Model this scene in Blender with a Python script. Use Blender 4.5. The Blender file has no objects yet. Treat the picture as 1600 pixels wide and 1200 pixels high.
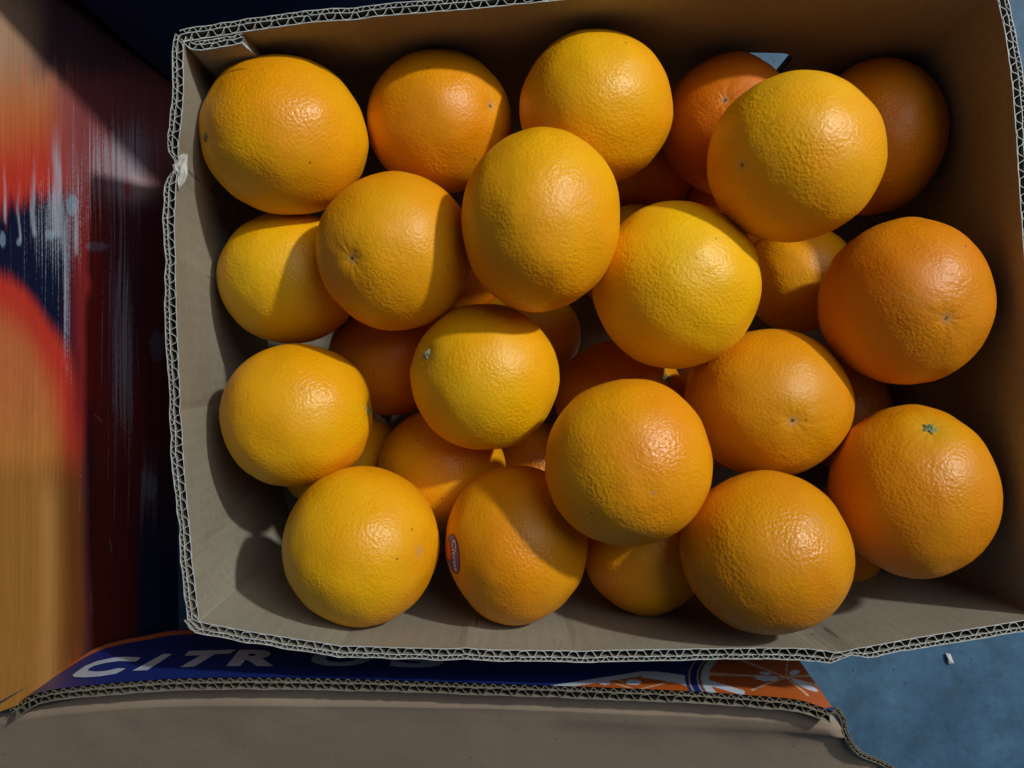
import bpy, bmesh, math, random
from mathutils import Vector, Matrix, noise
random.seed(7)
S = bpy.context.scene
COL = S.collection
F, H = 1200.0, 0.37            # focal length in photo pixels, camera height over the carton rim (rim is z = 0)
GROUND = -0.178

# ---------------------------------------------------------------- camera, light, exposure
cam_d = bpy.data.cameras.new('camera'); cam = bpy.data.objects.new('camera', cam_d); COL.objects.link(cam)
cam.location = (0, 0, H)
cam_d.sensor_width = 36; cam_d.lens = 36 * F / 1600; cam_d.clip_start = .01; cam_d.clip_end = 50
S.camera = cam
wd = bpy.data.worlds.new('World'); S.world = wd; wd.use_nodes = True
bg = wd.node_tree.nodes['Background']
bg.inputs[0].default_value = (.50, .70, 1.0, 1); bg.inputs[1].default_value = .062
LD = Vector((.62, .46, .64)).normalized()
ld = bpy.data.lights.new('street_light', 'AREA'); ld.shape = 'DISK'; ld.size = .11
ld.energy = 38; ld.color = (1, .98, .85)
lo = bpy.data.objects.new('street_light', ld); COL.objects.link(lo)
lo.location = LD * 2.3; lo.rotation_euler = (-LD).to_track_quat('-Z', 'Y').to_euler()
ls = bpy.data.lights.new('overhead_light', 'AREA'); ls.shape = 'DISK'; ls.size = 1.2
ls.energy = 11; ls.color = (1, 1, .94)
so = bpy.data.objects.new('overhead_light', ls); COL.objects.link(so)
LS = Vector((.42, .34, .84)).normalized(); so.location = LS * 2.2; so.rotation_euler = (-LS).to_track_quat('-Z', 'Y').to_euler()
S.view_settings.view_transform = 'Standard'; S.view_settings.look = 'None'
S.view_settings.exposure = 0; S.view_settings.gamma = 1

# ---------------------------------------------------------------- helpers
def W(px, py, d=H):
    return Vector(((px - 800) * d / F, (600 - py) * d / F, H - d))
def PX(p):
    d = H - p[2]
    return (800 + F * p[0] / d, 600 - F * p[1] / d)
def s2l(c):
    c = c / 255.
    return c / 12.92 if c <= .04045 else ((c + .055) / 1.055) ** 2.4
def RGB(r, g, b): return (s2l(r), s2l(g), s2l(b))
def mix(a, b, t):
    t = max(0., min(1., t)); return tuple(x + (y - x) * t for x, y in zip(a, b))
def sm(x, a, b):
    t = max(0., min(1., (x - a) / (b - a))); return t * t * (3 - 2 * t)
def tag(o, label=None, cat=None, group=None, kind=None):
    if label: o['label'] = label
    if cat: o['category'] = cat
    if group: o['group'] = group
    if kind: o['kind'] = kind
    return o
def empty(name, loc, label, cat, group=None):
    o = bpy.data.objects.new(name, None); COL.objects.link(o); o.location = loc; o.empty_display_size = .02
    return tag(o, label, cat, group)
class MB:
    def __init__(s): s.v = []; s.f = []; s.m = []; s.uv = []; s.col = None
    def add(s, verts, faces, mat=0, uvs=None):
        b = len(s.v); s.v += [tuple(v) for v in verts]
        s.uv += uvs if uvs else [(0, 0)] * len(verts)
        for i, f in enumerate(faces):
            s.f.append(tuple(b + k for k in f)); s.m.append(mat[i] if isinstance(mat, list) else mat)
    def build(s, name, mats, parent=None, smooth=False, colors=None):
        me = bpy.data.meshes.new(name)
        off = parent.matrix_world.translation.copy() if parent else Vector()
        if parent:
            q = parent; off = Vector()
            while q: off += q.location; q = q.parent
        me.from_pydata([tuple(Vector(v) - off) for v in s.v], [], s.f)
        for m in mats: me.materials.append(m)
        me.polygons.foreach_set('material_index', s.m)
        uvl = me.uv_layers.new(name='UVMap')
        for lp in me.loops: uvl.data[lp.index].uv = s.uv[lp.vertex_index]
        if colors:
            ca = me.color_attributes.new('print', 'FLOAT_COLOR', 'POINT')
            for i, c in enumerate(colors): ca.data[i].color = (c[0], c[1], c[2], c[3] if len(c) > 3 else 0)
        if smooth: me.polygons.foreach_set('use_smooth', [True] * len(me.polygons))
        me.update()
        o = bpy.data.objects.new(name, me); COL.objects.link(o); o.parent = parent
        return o

# ---------------------------------------------------------------- materials
def new_mat(name):
    m = bpy.data.materials.new(name); m.use_nodes = True; nt = m.node_tree
    return m, nt, nt.nodes['Principled BSDF'], nt.nodes, nt.links
def nd(N, t, **k):
    n = N.new(t)
    for a, b in k.items():
        if a == 'inp':
            for i, v in b.items(): n.inputs[i].default_value = v
        else: setattr(n, a, b)
    return n
def ramp(N, stops):
    r = N.new('ShaderNodeValToRGB'); e = r.color_ramp.elements
    e[0].position, e[0].color = stops[0][0], (*stops[0][1], 1)
    e[1].position, e[1].color = stops[1][0], (*stops[1][1], 1)
    for p, c in stops[2:]:
        x = e.new(p); x.color = (*c, 1)
    return r
G3 = lambda v: (v, v, v)
def mixn(N, L, fac, a, b, mode='MIX'):
    m = N.new('ShaderNodeMix'); m.data_type = 'RGBA'; m.blend_type = mode
    for sock, v in ((0, fac), (6, a), (7, b)):
        if hasattr(v, 'is_linked') or hasattr(v, 'links'): L.new(v, m.inputs[sock])
        elif isinstance(v, (int, float)): m.inputs[sock].default_value = v
        else: m.inputs[sock].default_value = (*v[:3], 1)
    return m.outputs[2]

def kraft(name, base, dark, wash=.5, rough=.75, fib=1.):
    m, nt, B, N, L = new_mat(name)
    tc = N.new('ShaderNodeTexCoord'); uv = tc.outputs['UV']; ob = tc.outputs['Object']
    n1 = nd(N, 'ShaderNodeTexNoise', inp={'Scale': 14, 'Detail': 5}); L.new(ob, n1.inputs['Vector'])
    r1 = ramp(N, [(.3, base), (.75, dark)]); L.new(n1.outputs[0], r1.inputs[0])
    # paper fibres
    mp = nd(N, 'ShaderNodeMapping'); mp.inputs['Scale'].default_value = (900, 180, 900); L.new(ob, mp.inputs[0])
    n2 = nd(N, 'ShaderNodeTexNoise', inp={'Scale': 1, 'Detail': 3}); L.new(mp.outputs[0], n2.inputs['Vector'])
    r2 = ramp(N, [(.3, G3(1 - .14 * fib)), (.7, G3(1 + .07 * fib))]); L.new(n2.outputs[0], r2.inputs[0])
    c = mixn(N, L, 1., r1.outputs[0], r2.outputs[0], 'MULTIPLY')
    # washboard of the flutes behind the liner (u runs along the board, metres)
    sx = N.new('ShaderNodeSeparateXYZ'); L.new(uv, sx.inputs[0])
    mu = nd(N, 'ShaderNodeMath', operation='MULTIPLY', inp={1: 2 * math.pi / .0078}); L.new(sx.outputs[0], mu.inputs[0])
    si = nd(N, 'ShaderNodeMath', operation='SINE'); L.new(mu.outputs[0], si.inputs[0])
    r3 = ramp(N, [(0, G3(1 - .09 * wash)), (1, G3(1))]); 
    h = nd(N, 'ShaderNodeMath', operation='MULTIPLY_ADD', inp={1: .5, 2: .5}); L.new(si.outputs[0], h.inputs[0]); L.new(h.outputs[0], r3.inputs[0])
    c = mixn(N, L, 1., c, r3.outputs[0], 'MULTIPLY')
    # scuffs and stains
    n4 = nd(N, 'ShaderNodeTexNoise', inp={'Scale': 55, 'Detail': 6, 'Roughness': .7}); L.new(ob, n4.inputs['Vector'])
    r4 = ramp(N, [(.58, G3(0)), (.75, G3(.7))]); L.new(n4.outputs[0], r4.inputs[0])
    c = mixn(N, L, r4.outputs[0], c, dark)
    n5 = nd(N, 'ShaderNodeTexVoronoi', inp={'Scale': 60}); L.new(ob, n5.inputs['Vector'])
    r5 = ramp(N, [(.02, G3(.6)), (.05, G3(0))]); L.new(n5.outputs[0], r5.inputs[0])
    c = mixn(N, L, r5.outputs[0], c, (.05, .04, .035))
    L.new(c, B.inputs['Base Color']); B.inputs['Roughness'].default_value = rough
    B.inputs['Specular IOR Level'].default_value = .3
    ad = nd(N, 'ShaderNodeMath', operation='MULTIPLY_ADD', inp={1: .25 * wash}); L.new(h.outputs[0], ad.inputs[0]); L.new(n2.outputs[0], ad.inputs[2])
    bp = nd(N, 'ShaderNodeBump', inp={'Strength': .35 * fib, 'Distance': .0004}); L.new(ad.outputs[0], bp.inputs['Height'])
    bp2 = nd(N, 'ShaderNodeBump', inp={'Strength': .5, 'Distance': .002}); L.new(n1.outputs[0], bp2.inputs['Height']); L.new(bp.outputs[0], bp2.inputs['Normal'])
    L.new(bp2.outputs[0], B.inputs['Normal'])
    return m
M_KRAFT = kraft('kraft_liner', (.33, .31, .26), (.26, .23, .19))
M_KRAFT2 = kraft('kraft_flap_paper', (.315, .245, .19), (.265, .20, .155), wash=.05, fib=.4)
M_EDGE = kraft('cut_board_edge', (.60, .64, .67), (.44, .47, .49), wash=0, rough=.9)
M_FLUTE = kraft('fluting_paper', (.20, .18, .15), (.14, .12, .10), wash=0, rough=.9)
M_EDGE_SHADE = kraft('shaded_board_edge', (.24, .225, .18), (.16, .15, .12), wash=0, rough=.9)  # the cut edge again, its shade put into a darker colour
M_TORN = kraft('torn_paper', (.62, .62, .60), (.50, .49, .47), wash=0, rough=.95)

def simple(name, c, rough=.5, spec=.5, noise_amt=.15, scale=200, coat=0):
    m, nt, B, N, L = new_mat(name)
    tc = N.new('ShaderNodeTexCoord')
    n = nd(N, 'ShaderNodeTexNoise', inp={'Scale': scale, 'Detail': 4}); L.new(tc.outputs['Object'], n.inputs['Vector'])
    r = ramp(N, [(.3, tuple(x * (1 - noise_amt) for x in c)), (.7, tuple(min(1, x * (1 + noise_amt)) for x in c))])
    L.new(n.outputs[0], r.inputs[0]); L.new(r.outputs[0], B.inputs['Base Color'])
    B.inputs['Roughness'].default_value = rough; B.inputs['Specular IOR Level'].default_value = spec
    B.inputs['Coat Weight'].default_value = coat
    return m
M_NAVY = simple('navy_print', (.012, .032, .13), .35, .4)
M_LETTER = simple('pale_blue_ink', (.50, .60, .82), .35, .4, .06)
M_CALYX = simple('green_calyx', (.19, .27, .14), .7, .3, .4, 900)
M_BUTTON = simple('dry_grey_green_button', (.26, .30, .20), .8, .3, .4, 1500)
M_BROWN = simple('brown_stem_scar', (.22, .17, .08), .8, .2, .4, 1200)
M_CHIP = simple('white_chip', (.75, .78, .80), .6, .4)

def printed(name, scratch):
    m, nt, B, N, L = new_mat(name)
    at = nd(N, 'ShaderNodeVertexColor', layer_name='print')
    tc = N.new('ShaderNodeTexCoord')
    mp = nd(N, 'ShaderNodeMapping'); mp.inputs['Scale'].default_value = (40, 3.5, 420); L.new(tc.outputs['Object'], mp.inputs[0])
    n = nd(N, 'ShaderNodeTexNoise', inp={'Scale': 1, 'Detail': 6, 'Roughness': .65}); L.new(mp.outputs[0], n.inputs['Vector'])
    r = ramp(N, [(.3, G3(.92)), (.7, G3(1.06))]); L.new(n.outputs[0], r.inputs[0])
    c = mixn(N, L, 1., at.outputs['Color'], r.outputs[0], 'MULTIPLY')
    if scratch:  # pale glare of the film, painted in along with the scratches
        mp2 = nd(N, 'ShaderNodeMapping'); mp2.inputs['Scale'].default_value = (40, 9, 900); L.new(tc.outputs['Object'], mp2.inputs[0])
        n2 = nd(N, 'ShaderNodeTexNoise', inp={'Scale': 1, 'Detail': 4, 'Roughness': .7}); L.new(mp2.outputs[0], n2.inputs['Vector'])
        n3 = nd(N, 'ShaderNodeTexNoise', inp={'Scale': 700, 'Detail': 3}); L.new(tc.outputs['Object'], n3.inputs['Vector'])
        a = nd(N, 'ShaderNodeMath', operation='MULTIPLY_ADD', inp={1: .25}); L.new(n3.outputs[0], a.inputs[0]); L.new(n2.outputs[0], a.inputs[2])
        b = nd(N, 'ShaderNodeMath', operation='MULTIPLY_ADD', inp={1: .42}); L.new(at.outputs['Alpha'], b.inputs[0]); L.new(a.outputs[0], b.inputs[2])
        r2 = ramp(N, [(.80, G3(0)), (.97, G3(.62))]); L.new(b.outputs[0], r2.inputs[0])
        c = mixn(N, L, r2.outputs[0], c, (.50, .57, .74))
    L.new(c, B.inputs['Base Color'])
    B.inputs['Roughness'].default_value = .38; B.inputs['Specular IOR Level'].default_value = .5
    bp = nd(N, 'ShaderNodeBump', inp={'Strength': .25, 'Distance': .0006}); L.new(n.outputs[0], bp.inputs['Height']); L.new(bp.outputs[0], B.inputs['Normal'])
    return m
M_PRINT_L = printed('fruit_print_gloss', True)
M_PRINT_B = printed('blue_print', False)

def orange_mat():
    m, nt, B, N, L = new_mat('orange_peel')
    tc = N.new('ShaderNodeTexCoord'); oi = N.new('ShaderNodeObjectInfo')
    rv = nd(N, 'ShaderNodeVectorMath', operation='MULTIPLY_ADD'); 
    sc = nd(N, 'ShaderNodeVectorMath', operation='SCALE'); sc.inputs[0].default_value = (31.7, 17.3, 23.1); L.new(oi.outputs['Random'], sc.inputs['Scale'])
    rv.inputs[1].default_value = (1, 1, 1); L.new(tc.outputs['Object'], rv.inputs[0]); L.new(sc.outputs[0], rv.inputs[2])
    V = rv.outputs[0]
    n1 = nd(N, 'ShaderNodeTexNoise', inp={'Scale': 16, 'Detail': 2}); L.new(V, n1.inputs['Vector'])
    r1 = ramp(N, [(.32, (.98, .84, .7)), (.68, (1.03, 1.16, 1.2))]); L.new(n1.outputs[0], r1.inputs[0])
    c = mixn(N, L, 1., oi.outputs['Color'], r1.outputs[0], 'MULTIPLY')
    # oil glands: pits about 1.3 - 2 mm apart
    nw = nd(N, 'ShaderNodeTexNoise', inp={'Scale': 260, 'Detail': 1}); L.new(V, nw.inputs['Vector'])
    wv = nd(N, 'ShaderNodeVectorMath', operation='SCALE', inp={'Scale': .0016}); L.new(nw.outputs['Color'], wv.inputs[0])
    wa = nd(N, 'ShaderNodeVectorMath', operation='ADD'); L.new(V, wa.inputs[0]); L.new(wv.outputs[0], wa.inputs[1])
    vo = nd(N, 'ShaderNodeTexVoronoi', feature='SMOOTH_F1', inp={'Scale': 640, 'Smoothness': .5}); L.new(wa.outputs[0], vo.inputs['Vector'])
    n2 = nd(N, 'ShaderNodeTexNoise', inp={'Scale': 420, 'Detail': 2, 'Roughness': .5}); L.new(V, n2.inputs['Vector'])
    n3 = nd(N, 'ShaderNodeTexNoise', inp={'Scale': 90, 'Detail': 2}); L.new(V, n3.inputs['Vector'])
    rp = ramp(N, [(.0, G3(.80)), (.35, G3(1.02))]); L.new(vo.outputs[0], rp.inputs[0])
    c = mixn(N, L, .6, c, rp.outputs[0], 'MULTIPLY')
    # tiny dark specks
    v2 = nd(N, 'ShaderNodeTexVoronoi', inp={'Scale': 58}); L.new(V, v2.inputs['Vector'])
    r2 = ramp(N, [(.028, G3(.6)), (.055, G3(0))]); L.new(v2.outputs[0], r2.inputs[0])
    c = mixn(N, L, r2.outputs[0], c, (.10, .04, .008))
    v3 = nd(N, 'ShaderNodeTexNoise', inp={'Scale': 75, 'Detail': 6, 'Roughness': .75}); L.new(V, v3.inputs['Vector'])
    r3 = ramp(N, [(.70, G3(0)), (.78, G3(.35))]); L.new(v3.outputs[0], r3.inputs[0])
    c = mixn(N, L, r3.outputs[0], c, (.30, .16, .04))
    # pole scar
    pa = nd(N, 'ShaderNodeAttribute', attribute_name='polar')
    rg = ramp(N, [(.0, G3(.45)), (.45, G3(0))]); L.new(pa.outputs['Fac'], rg.inputs[0])
    ga = nd(N, 'ShaderNodeAttribute', attribute_name='green')
    gm = nd(N, 'ShaderNodeMath', operation='MULTIPLY'); L.new(rg.outputs[0], gm.inputs[0]); L.new(ga.outputs['Fac'], gm.inputs[1])
    c = mixn(N, L, gm.outputs[0], c, (.50, .42, .02))
    rs = ramp(N, [(.04, G3(.4)), (.09, G3(0))]); L.new(pa.outputs['Fac'], rs.inputs[0])
    c = mixn(N, L, rs.outputs[0], c, (.42, .30, .16))
    rd = ramp(N, [(.018, G3(1)), (.035, G3(0))]); L.new(pa.outputs['Fac'], rd.inputs[0])
    c = mixn(N, L, rd.outputs[0], c, (.10, .055, .02))
    L.new(c, B.inputs['Base Color'])
    B.inputs['Roughness'].default_value = .41; B.inputs['Specular IOR Level'].default_value = .42
    B.inputs['Subsurface Weight'].default_value = .18; B.inputs['Subsurface Radius'].default_value = (.004, .0015, .0004); B.inputs['Subsurface Scale'].default_value = 1
    h = nd(N, 'ShaderNodeMath', operation='MULTIPLY_ADD', inp={1: .45}); L.new(n2.outputs[0], h.inputs[0]); L.new(vo.outputs[0], h.inputs[2])
    h2 = nd(N, 'ShaderNodeMath', operation='MULTIPLY_ADD', inp={1: .5}); L.new(n3.outputs[0], h2.inputs[0]); L.new(h.outputs[0], h2.inputs[2])
    bp = nd(N, 'ShaderNodeBump', inp={'Strength': .42, 'Distance': .0007}); L.new(h2.outputs[0], bp.inputs['Height'])
    nb = nd(N, 'ShaderNodeTexNoise', inp={'Scale': 38, 'Detail': 3}); L.new(V, nb.inputs['Vector'])
    bs = nd(N, 'ShaderNodeMapRange', inp={1: .35, 2: .68, 3: .15, 4: .46}); L.new(nb.outputs[0], bs.inputs[0]); L.new(bs.outputs[0], bp.inputs['Strength'])
    br = nd(N, 'ShaderNodeMapRange', inp={1: .35, 2: .68, 3: .50, 4: .36}); L.new(nb.outputs[0], br.inputs[0]); L.new(br.outputs[0], B.inputs['Roughness'])
    L.new(bp.outputs[0], B.inputs['Normal'])
    return m
M_ORANGE = orange_mat()

def ground_mat():
    m, nt, B, N, L = new_mat('blue_grey_concrete')
    tc = N.new('ShaderNodeTexCoord'); V = tc.outputs['Object']
    n1 = nd(N, 'ShaderNodeTexNoise', inp={'Scale': 18, 'Detail': 8, 'Roughness': .7}); L.new(V, n1.inputs['Vector'])
    r1 = ramp(N, [(.3, (.026, .074, .155)), (.52, (.043, .116, .222)), (.72, (.074, .172, .305))]); L.new(n1.outputs[0], r1.inputs[0])
    n2 = nd(N, 'ShaderNodeTexNoise', inp={'Scale': 210, 'Detail': 4, 'Roughness': .7}); L.new(V, n2.inputs['Vector'])
    r2 = ramp(N, [(.3, G3(.86)), (.7, G3(1.12))]); L.new(n2.outputs[0], r2.inputs[0])
    c = mixn(N, L, 1., r1.outputs[0], r2.outputs[0], 'MULTIPLY')
    v = nd(N, 'ShaderNodeTexVoronoi', inp={'Scale': 75}); L.new(V, v.inputs['Vector'])
    r3 = ramp(N, [(.05, G3(.7)), (.12, G3(0))]); L.new(v.outputs[0], r3.inputs[0])
    c = mixn(N, L, r3.outputs[0], c, (.025, .06, .11))
    n4 = nd(N, 'ShaderNodeTexNoise', inp={'Scale': 34, 'Detail': 3}); L.new(V, n4.inputs['Vector'])
    r4 = ramp(N, [(.55, G3(0)), (.68, G3(.65))]); L.new(n4.outputs[0], r4.inputs[0])
    c = mixn(N, L, r4.outputs[0], c, (.03, .08, .14))
    L.new(c, B.inputs['Base Color']); B.inputs['Roughness'].default_value = .7
    bp = nd(N, 'ShaderNodeBump', inp={'Strength': .3, 'Distance': .001}); L.new(n2.outputs[0], bp.inputs['Height']); L.new(bp.outputs[0], B.inputs['Normal'])
    return m
M_GROUND = ground_mat()

# ---------------------------------------------------------------- the ground
g = MB(); R_ = 6
g.add([(-R_, -R_, GROUND), (R_, -R_, GROUND), (R_, R_, GROUND), (-R_, R_, GROUND)], [(0, 1, 2, 3)])
tag(g.build('ground', [M_GROUND]), 'blue grey concrete ground', None, kind='structure')
c = W(1478, 1026, .55)
g = MB()
pts = [(x * .7, y * .7) for x, y in ((-.0030, .0048), (.0005, .0052), (.0030, -.0010), (.0040, -.0042), (-.0002, -.0050), (-.0012, -.0005))]
g.add([(c.x + x, c.y + y, GROUND + .0005 + (.0012 if i % 2 else 0)) for i, (x, y) in enumerate(pts)] +
      [(c.x + x, c.y + y, GROUND + .0020 + (.0012 if i % 2 else 0)) for i, (x, y) in enumerate(pts)],
      [(5, 4, 3, 2, 1, 0), (6, 7, 8, 9, 10, 11)] + [(i, (i + 1) % 6, (i + 1) % 6 + 6, i + 6) for i in range(6)])
tag(g.build('paper_scrap', [M_CHIP]), 'tiny white scrap lying on the blue ground below the carton', 'scrap')

# ---------------------------------------------------------------- corrugated board
def catmull(pts, per=12):
    P = [pts[0] * 2 - pts[1]] + pts + [pts[-1] * 2 - pts[-2]]
    out = []
    for i in range(1, len(P) - 2):
        for k in range(per):
            t = k / per; a, b, c, d = P[i - 1], P[i], P[i + 1], P[i + 2]
            out.append(.5 * ((2 * b) + (c - a) * t + (2 * a - 5 * b + 4 * c - d) * t * t + (3 * b - a - 3 * c + d) * t ** 3))
    out.append(pts[-1]); return out
class Path:
    def __init__(s, pts):
        s.p = catmull([Vector(p) for p in pts]); s.l = [0]
        for a, b in zip(s.p, s.p[1:]): s.l.append(s.l[-1] + (b - a).length)
        s.len = s.l[-1]
    def at(s, u):
        x = max(0, min(1, u)) * s.len
        lo_, hi = 0, len(s.l) - 1
        while hi - lo_ > 1:
            m = (lo_ + hi) // 2
            if s.l[m] <= x: lo_ = m
            else: hi = m
        t = (x - s.l[lo_]) / max(1e-9, s.l[hi] - s.l[lo_])
        return s.p[lo_].lerp(s.p[hi], t)
class Board:
    """double-wall board; `side` = +1/-1 picks which side of the path the thickness goes to"""
    def __init__(s, top, bot, side, thick=.0062, bulge=0, order='big_in', seed=0, pinch=(), crease=()):
        s.T, s.B, s.side, s.th, s.bulge, s.order, s.seed, s.pinch, s.crease = Path(top), Path(bot), side, thick, bulge, order, seed, pinch, crease
    def nrm(s, u):
        a = s.T.at(u - .004); b = s.T.at(u + .004); t = (b - a); n = Vector((t.y, -t.x, 0)).normalized() * s.side
        return n
    def thick(s, u):
        th = s.th * (1 + .16 * noise.noise(Vector((u * 9, s.seed, 2))) + .10 * noise.noise(Vector((u * 40, s.seed, 5))))
        for (u0, w, k) in s.pinch: th *= 1 - k * math.exp(-((u - u0) / w) ** 2)
        return th
    def pos(s, u, v, o):
        a = s.T.at(u); b = s.B.at(u); n = s.nrm(u)
        p = a.lerp(b, v) + n * (o * s.thick(u) + s.bulge * math.sin(math.pi * v) * math.sin(math.pi * max(0, min(1, u))) ** .5)
        for (u0, w, k) in s.pinch: p -= n * (.0016 * k * math.exp(-((u - u0) / w) ** 2) * math.exp(-v * 3.5)) * 1.4
        for (u0, k, sl, w) in s.crease:      # fold lines that wander down the wall
            uu = u0 + sl * v + .004 * math.sin(v * 9 + u0 * 50)
            p += n * (k * math.exp(-abs(u - uu) / w) * (.25 + .75 * math.sin(math.pi * min(1, v * 1.4 + .1))))
        return p
    def sheet(s, mb, ofn, half, nu, nv, key, matid=0, edge=1):
        """one paper sheet as a closed solid: ofn(u) = offset 0..1 across the board"""
        vs = []; uv = []
        for j in range(nv + 1):
            v = j / nv
            for sg in (-1, 1):
                for i in range(nu + 1):
                    u = i / nu
                    o = ofn(u)
                    e = .0006 * noise.noise(Vector((u * s.T.len * 220, key * 3.1, s.seed))) + .0003 * noise.noise(Vector((u * s.T.len * 900, key, s.seed)))
                    vv = v
                    # thickness direction: normal to the wavy line
                    du = 1e-3 / max(.05, s.T.len)
                    do = (ofn(u + du) - ofn(u - du)) * s.thick(u) / (2e-3)
                    n = s.nrm(u); t = Vector((-n.y, n.x, 0)) * s.side
                    q = (n - t * do * 1.0); q.normalize()
                    p = s.pos(u, vv, o) + q * (sg * half)
                    if j == 0: p.z += e
                    vs.append(p); uv.append((u * s.T.len, v * .18))
        w = nu + 1; fs = []; ms = []
        idx = lambda j, g_, i: (j * 2 + g_) * w + i
        for i in range(nu):
            for j in range(nv):
                fs.append((idx(j, 0, i), idx(j, 0, i + 1), idx(j + 1, 0, i + 1), idx(j + 1, 0, i))); ms.append(matid)
                fs.append((idx(j, 1, i + 1), idx(j, 1, i), idx(j + 1, 1, i), idx(j + 1, 1, i + 1))); ms.append(matid)
            fs.append((idx(0, 0, i + 1), idx(0, 0, i), idx(0, 1, i), idx(0, 1, i + 1))); ms.append(edge)
            fs.append((idx(nv, 0, i), idx(nv, 0, i + 1), idx(nv, 1, i + 1), idx(nv, 1, i))); ms.append(matid)
        for j in range(nv):
            fs.append((idx(j, 0, 0), idx(j + 1, 0, 0), idx(j + 1, 1, 0), idx(j, 1, 0))); ms.append(matid)
            fs.append((idx(j + 1, 0, nu), idx(j, 0, nu), idx(j, 1, nu), idx(j + 1, 1, nu))); ms.append(matid)
        mb.add(vs, fs, ms, uv)
    def flute(s, mb, o1, o2, pitch, half, key, nv=4):
        n = max(8, int(s.T.len / pitch * 18)); ph = s.seed * 1.7 + key
        def f(u):
            x = u * s.T.len / pitch * 2 * math.pi + ph + 1.7 * noise.noise(Vector((u * s.T.len * 30, key, s.seed)))
            a = math.sin(x); a *= 1.15 + .45 * noise.noise(Vector((x * .35, key, 9)))
            a += .22 * math.sin(2 * x + key)      # leaning, uneven waves
            a = math.tanh(1.35 * a) / .93; a = max(-1, min(1, a))
            return (o1 + o2) / 2 + a * (o2 - o1) / 2
        s.sheet(mb, f, half, n, nv, key)
    def build(s, name, parent, nv=6, nu=None, liner0=True, label=None, edge=None):
        edge = edge or M_EDGE
        nu = nu or max(20, int(s.T.len / .004))
        mid = .61 if s.order == 'big_in' else .39
        mb = MB()
        if liner0: s.sheet(mb, lambda u: 0.03, .00019, nu, nv, 1)
        s.sheet(mb, lambda u: mid, .00016, nu, nv, 2)
        s.sheet(mb, lambda u: .97, .00019, nu, nv, 3)
        wall = mb.build(name, [M_KRAFT, edge], parent, smooth=False)
        if label: wall['label'] = label
        out = [wall]
        for (a, b, big) in ((.06, mid - .03, s.order == 'big_in'), (mid + .03, .94, s.order != 'big_in')):
            mb = MB(); s.flute(mb, a, b, .0079 if big else .0050, .00014, 5 if big else 7)
            out.append(mb.build('fluting', [M_FLUTE, edge], wall))
        return out

# ---------------------------------------------------------------- main carton
carton = empty('fruit_carton', (0.04, 0.03, GROUND), 'open kraft corrugated carton filled with oranges', 'cardboard box')
def top(pts, dz=0): return [W(x, y) + Vector((0, 0, dz)) for x, y in pts]
def fl(pts): return [Vector((x, y, GROUND + .003)) for x, y in pts]
left = Board(top([(291, 57), (287, 75), (287, 110), (287, 150), (282, 205), (277, 240), (275, 262), (275, 300), (273, 350), (274, 410), (276, 480), (279, 560), (284, 650), (289, 740), (297, 830), (304, 900), (311, 967)]),
             fl([(-.172, .168), (-.172, .12), (-.172, .04), (-.170, -.03), (-.160, -.08), (-.151, -.103)]), 1, .0056, .004, seed=1, pinch=[(.222, .018, .75)], crease=[(.64, .0016, .01, .012), (.38, -.0012, .03, .01), (.90, .0014, -.06, .01)])
bottom = Board(top([(304, 962), (311, 971), (340, 977), (400, 988), (500, 1003), (560, 1009), (650, 1012), (760, 1015), (900, 1016), (1050, 1014), (1200, 1012), (1285, 1013), (1322, 1019), (1350, 1011), (1450, 993), (1600, 969), (1650, 962)]),
               fl([(-.153, -.103), (-.10, -.115), (0, -.122), (.10, -.122), (.19, -.118), (.256, -.108)]), 1, .0056, .003, seed=2, pinch=[(.758, .012, .55)], crease=[(.74, .0030, -.05, .018), (.32, -.0020, .03, .012), (.45, .0012, -.04, .01), (.17, .0014, .02, .012)])
right = Board(top([(1634, 980), (1622, 880), (1614, 760), (1611, 640), (1607, 520), (1600, 400), (1593, 300), (1587, 200), (1580, 120), (1570, 50), (1557, -8)]),
              fl([(.256, -.108), (.256, -.03), (.259, .06), (.260, .13), (.246, .192)]), 1, .0056, .004, seed=3)
topw = Board(top([(1562, 0), (1480, -10), (1350, -20), (1200, -22), (1050, -14), (878, 0), (737, 14), (650, 21), (580, 27), (557, 31), (500, 34), (437, 42), (375, 51), (320, 60), (284, 66)]),
             fl([(.246, .192), (.16, .193), (.05, .191), (-.05, .189), (-.12, .183), (-.172, .172)]), 1, .0060, .004, seed=4)
TOPZ = {}
left.build('side_wall', carton, label='left wall with a pinched dent and a torn patch of liner')
bottom.build('side_wall', carton, label='lower wall with a dent near its right end')
right.build('side_wall', carton)
tw = topw.build('side_wall', carton, nv=6, label='upper wall with a rounded hand hole')
# hand hole through the upper wall
def slot(x0, x1, z0, z1, y0, y1, r):
    bm = bmesh.new(); ring = []
    for cx, cz, a0 in ((x1 - r, z1 - r, 0), (x0 + r, z1 - r, 90), (x0 + r, z0 + r, 180), (x1 - r, z0 + r, 270)):
        for k in range(7):
            a = math.radians(a0 + k * 15); ring.append((cx + r * math.cos(a), cz + r * math.sin(a)))
    va = [bm.verts.new((x, y0, z)) for x, z in ring]; vb = [bm.verts.new((x, y1, z)) for x, z in ring]
    n = len(ring); bm.faces.new(va); bm.faces.new(vb[::-1])
    for i in range(n): bm.faces.new((va[i], vb[i], vb[(i + 1) % n], va[(i + 1) % n]))
    bmesh.ops.recalc_face_normals(bm, faces=bm.faces)
    me = bpy.data.meshes.new('cut'); bm.to_mesh(me); bm.free()
    o = bpy.data.objects.new('cut', me); COL.objects.link(o); return o
cut = slot(.131, .1690, -.134, -.0835, .16, .23, .0105)
bpy.context.view_layer.update()
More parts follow.
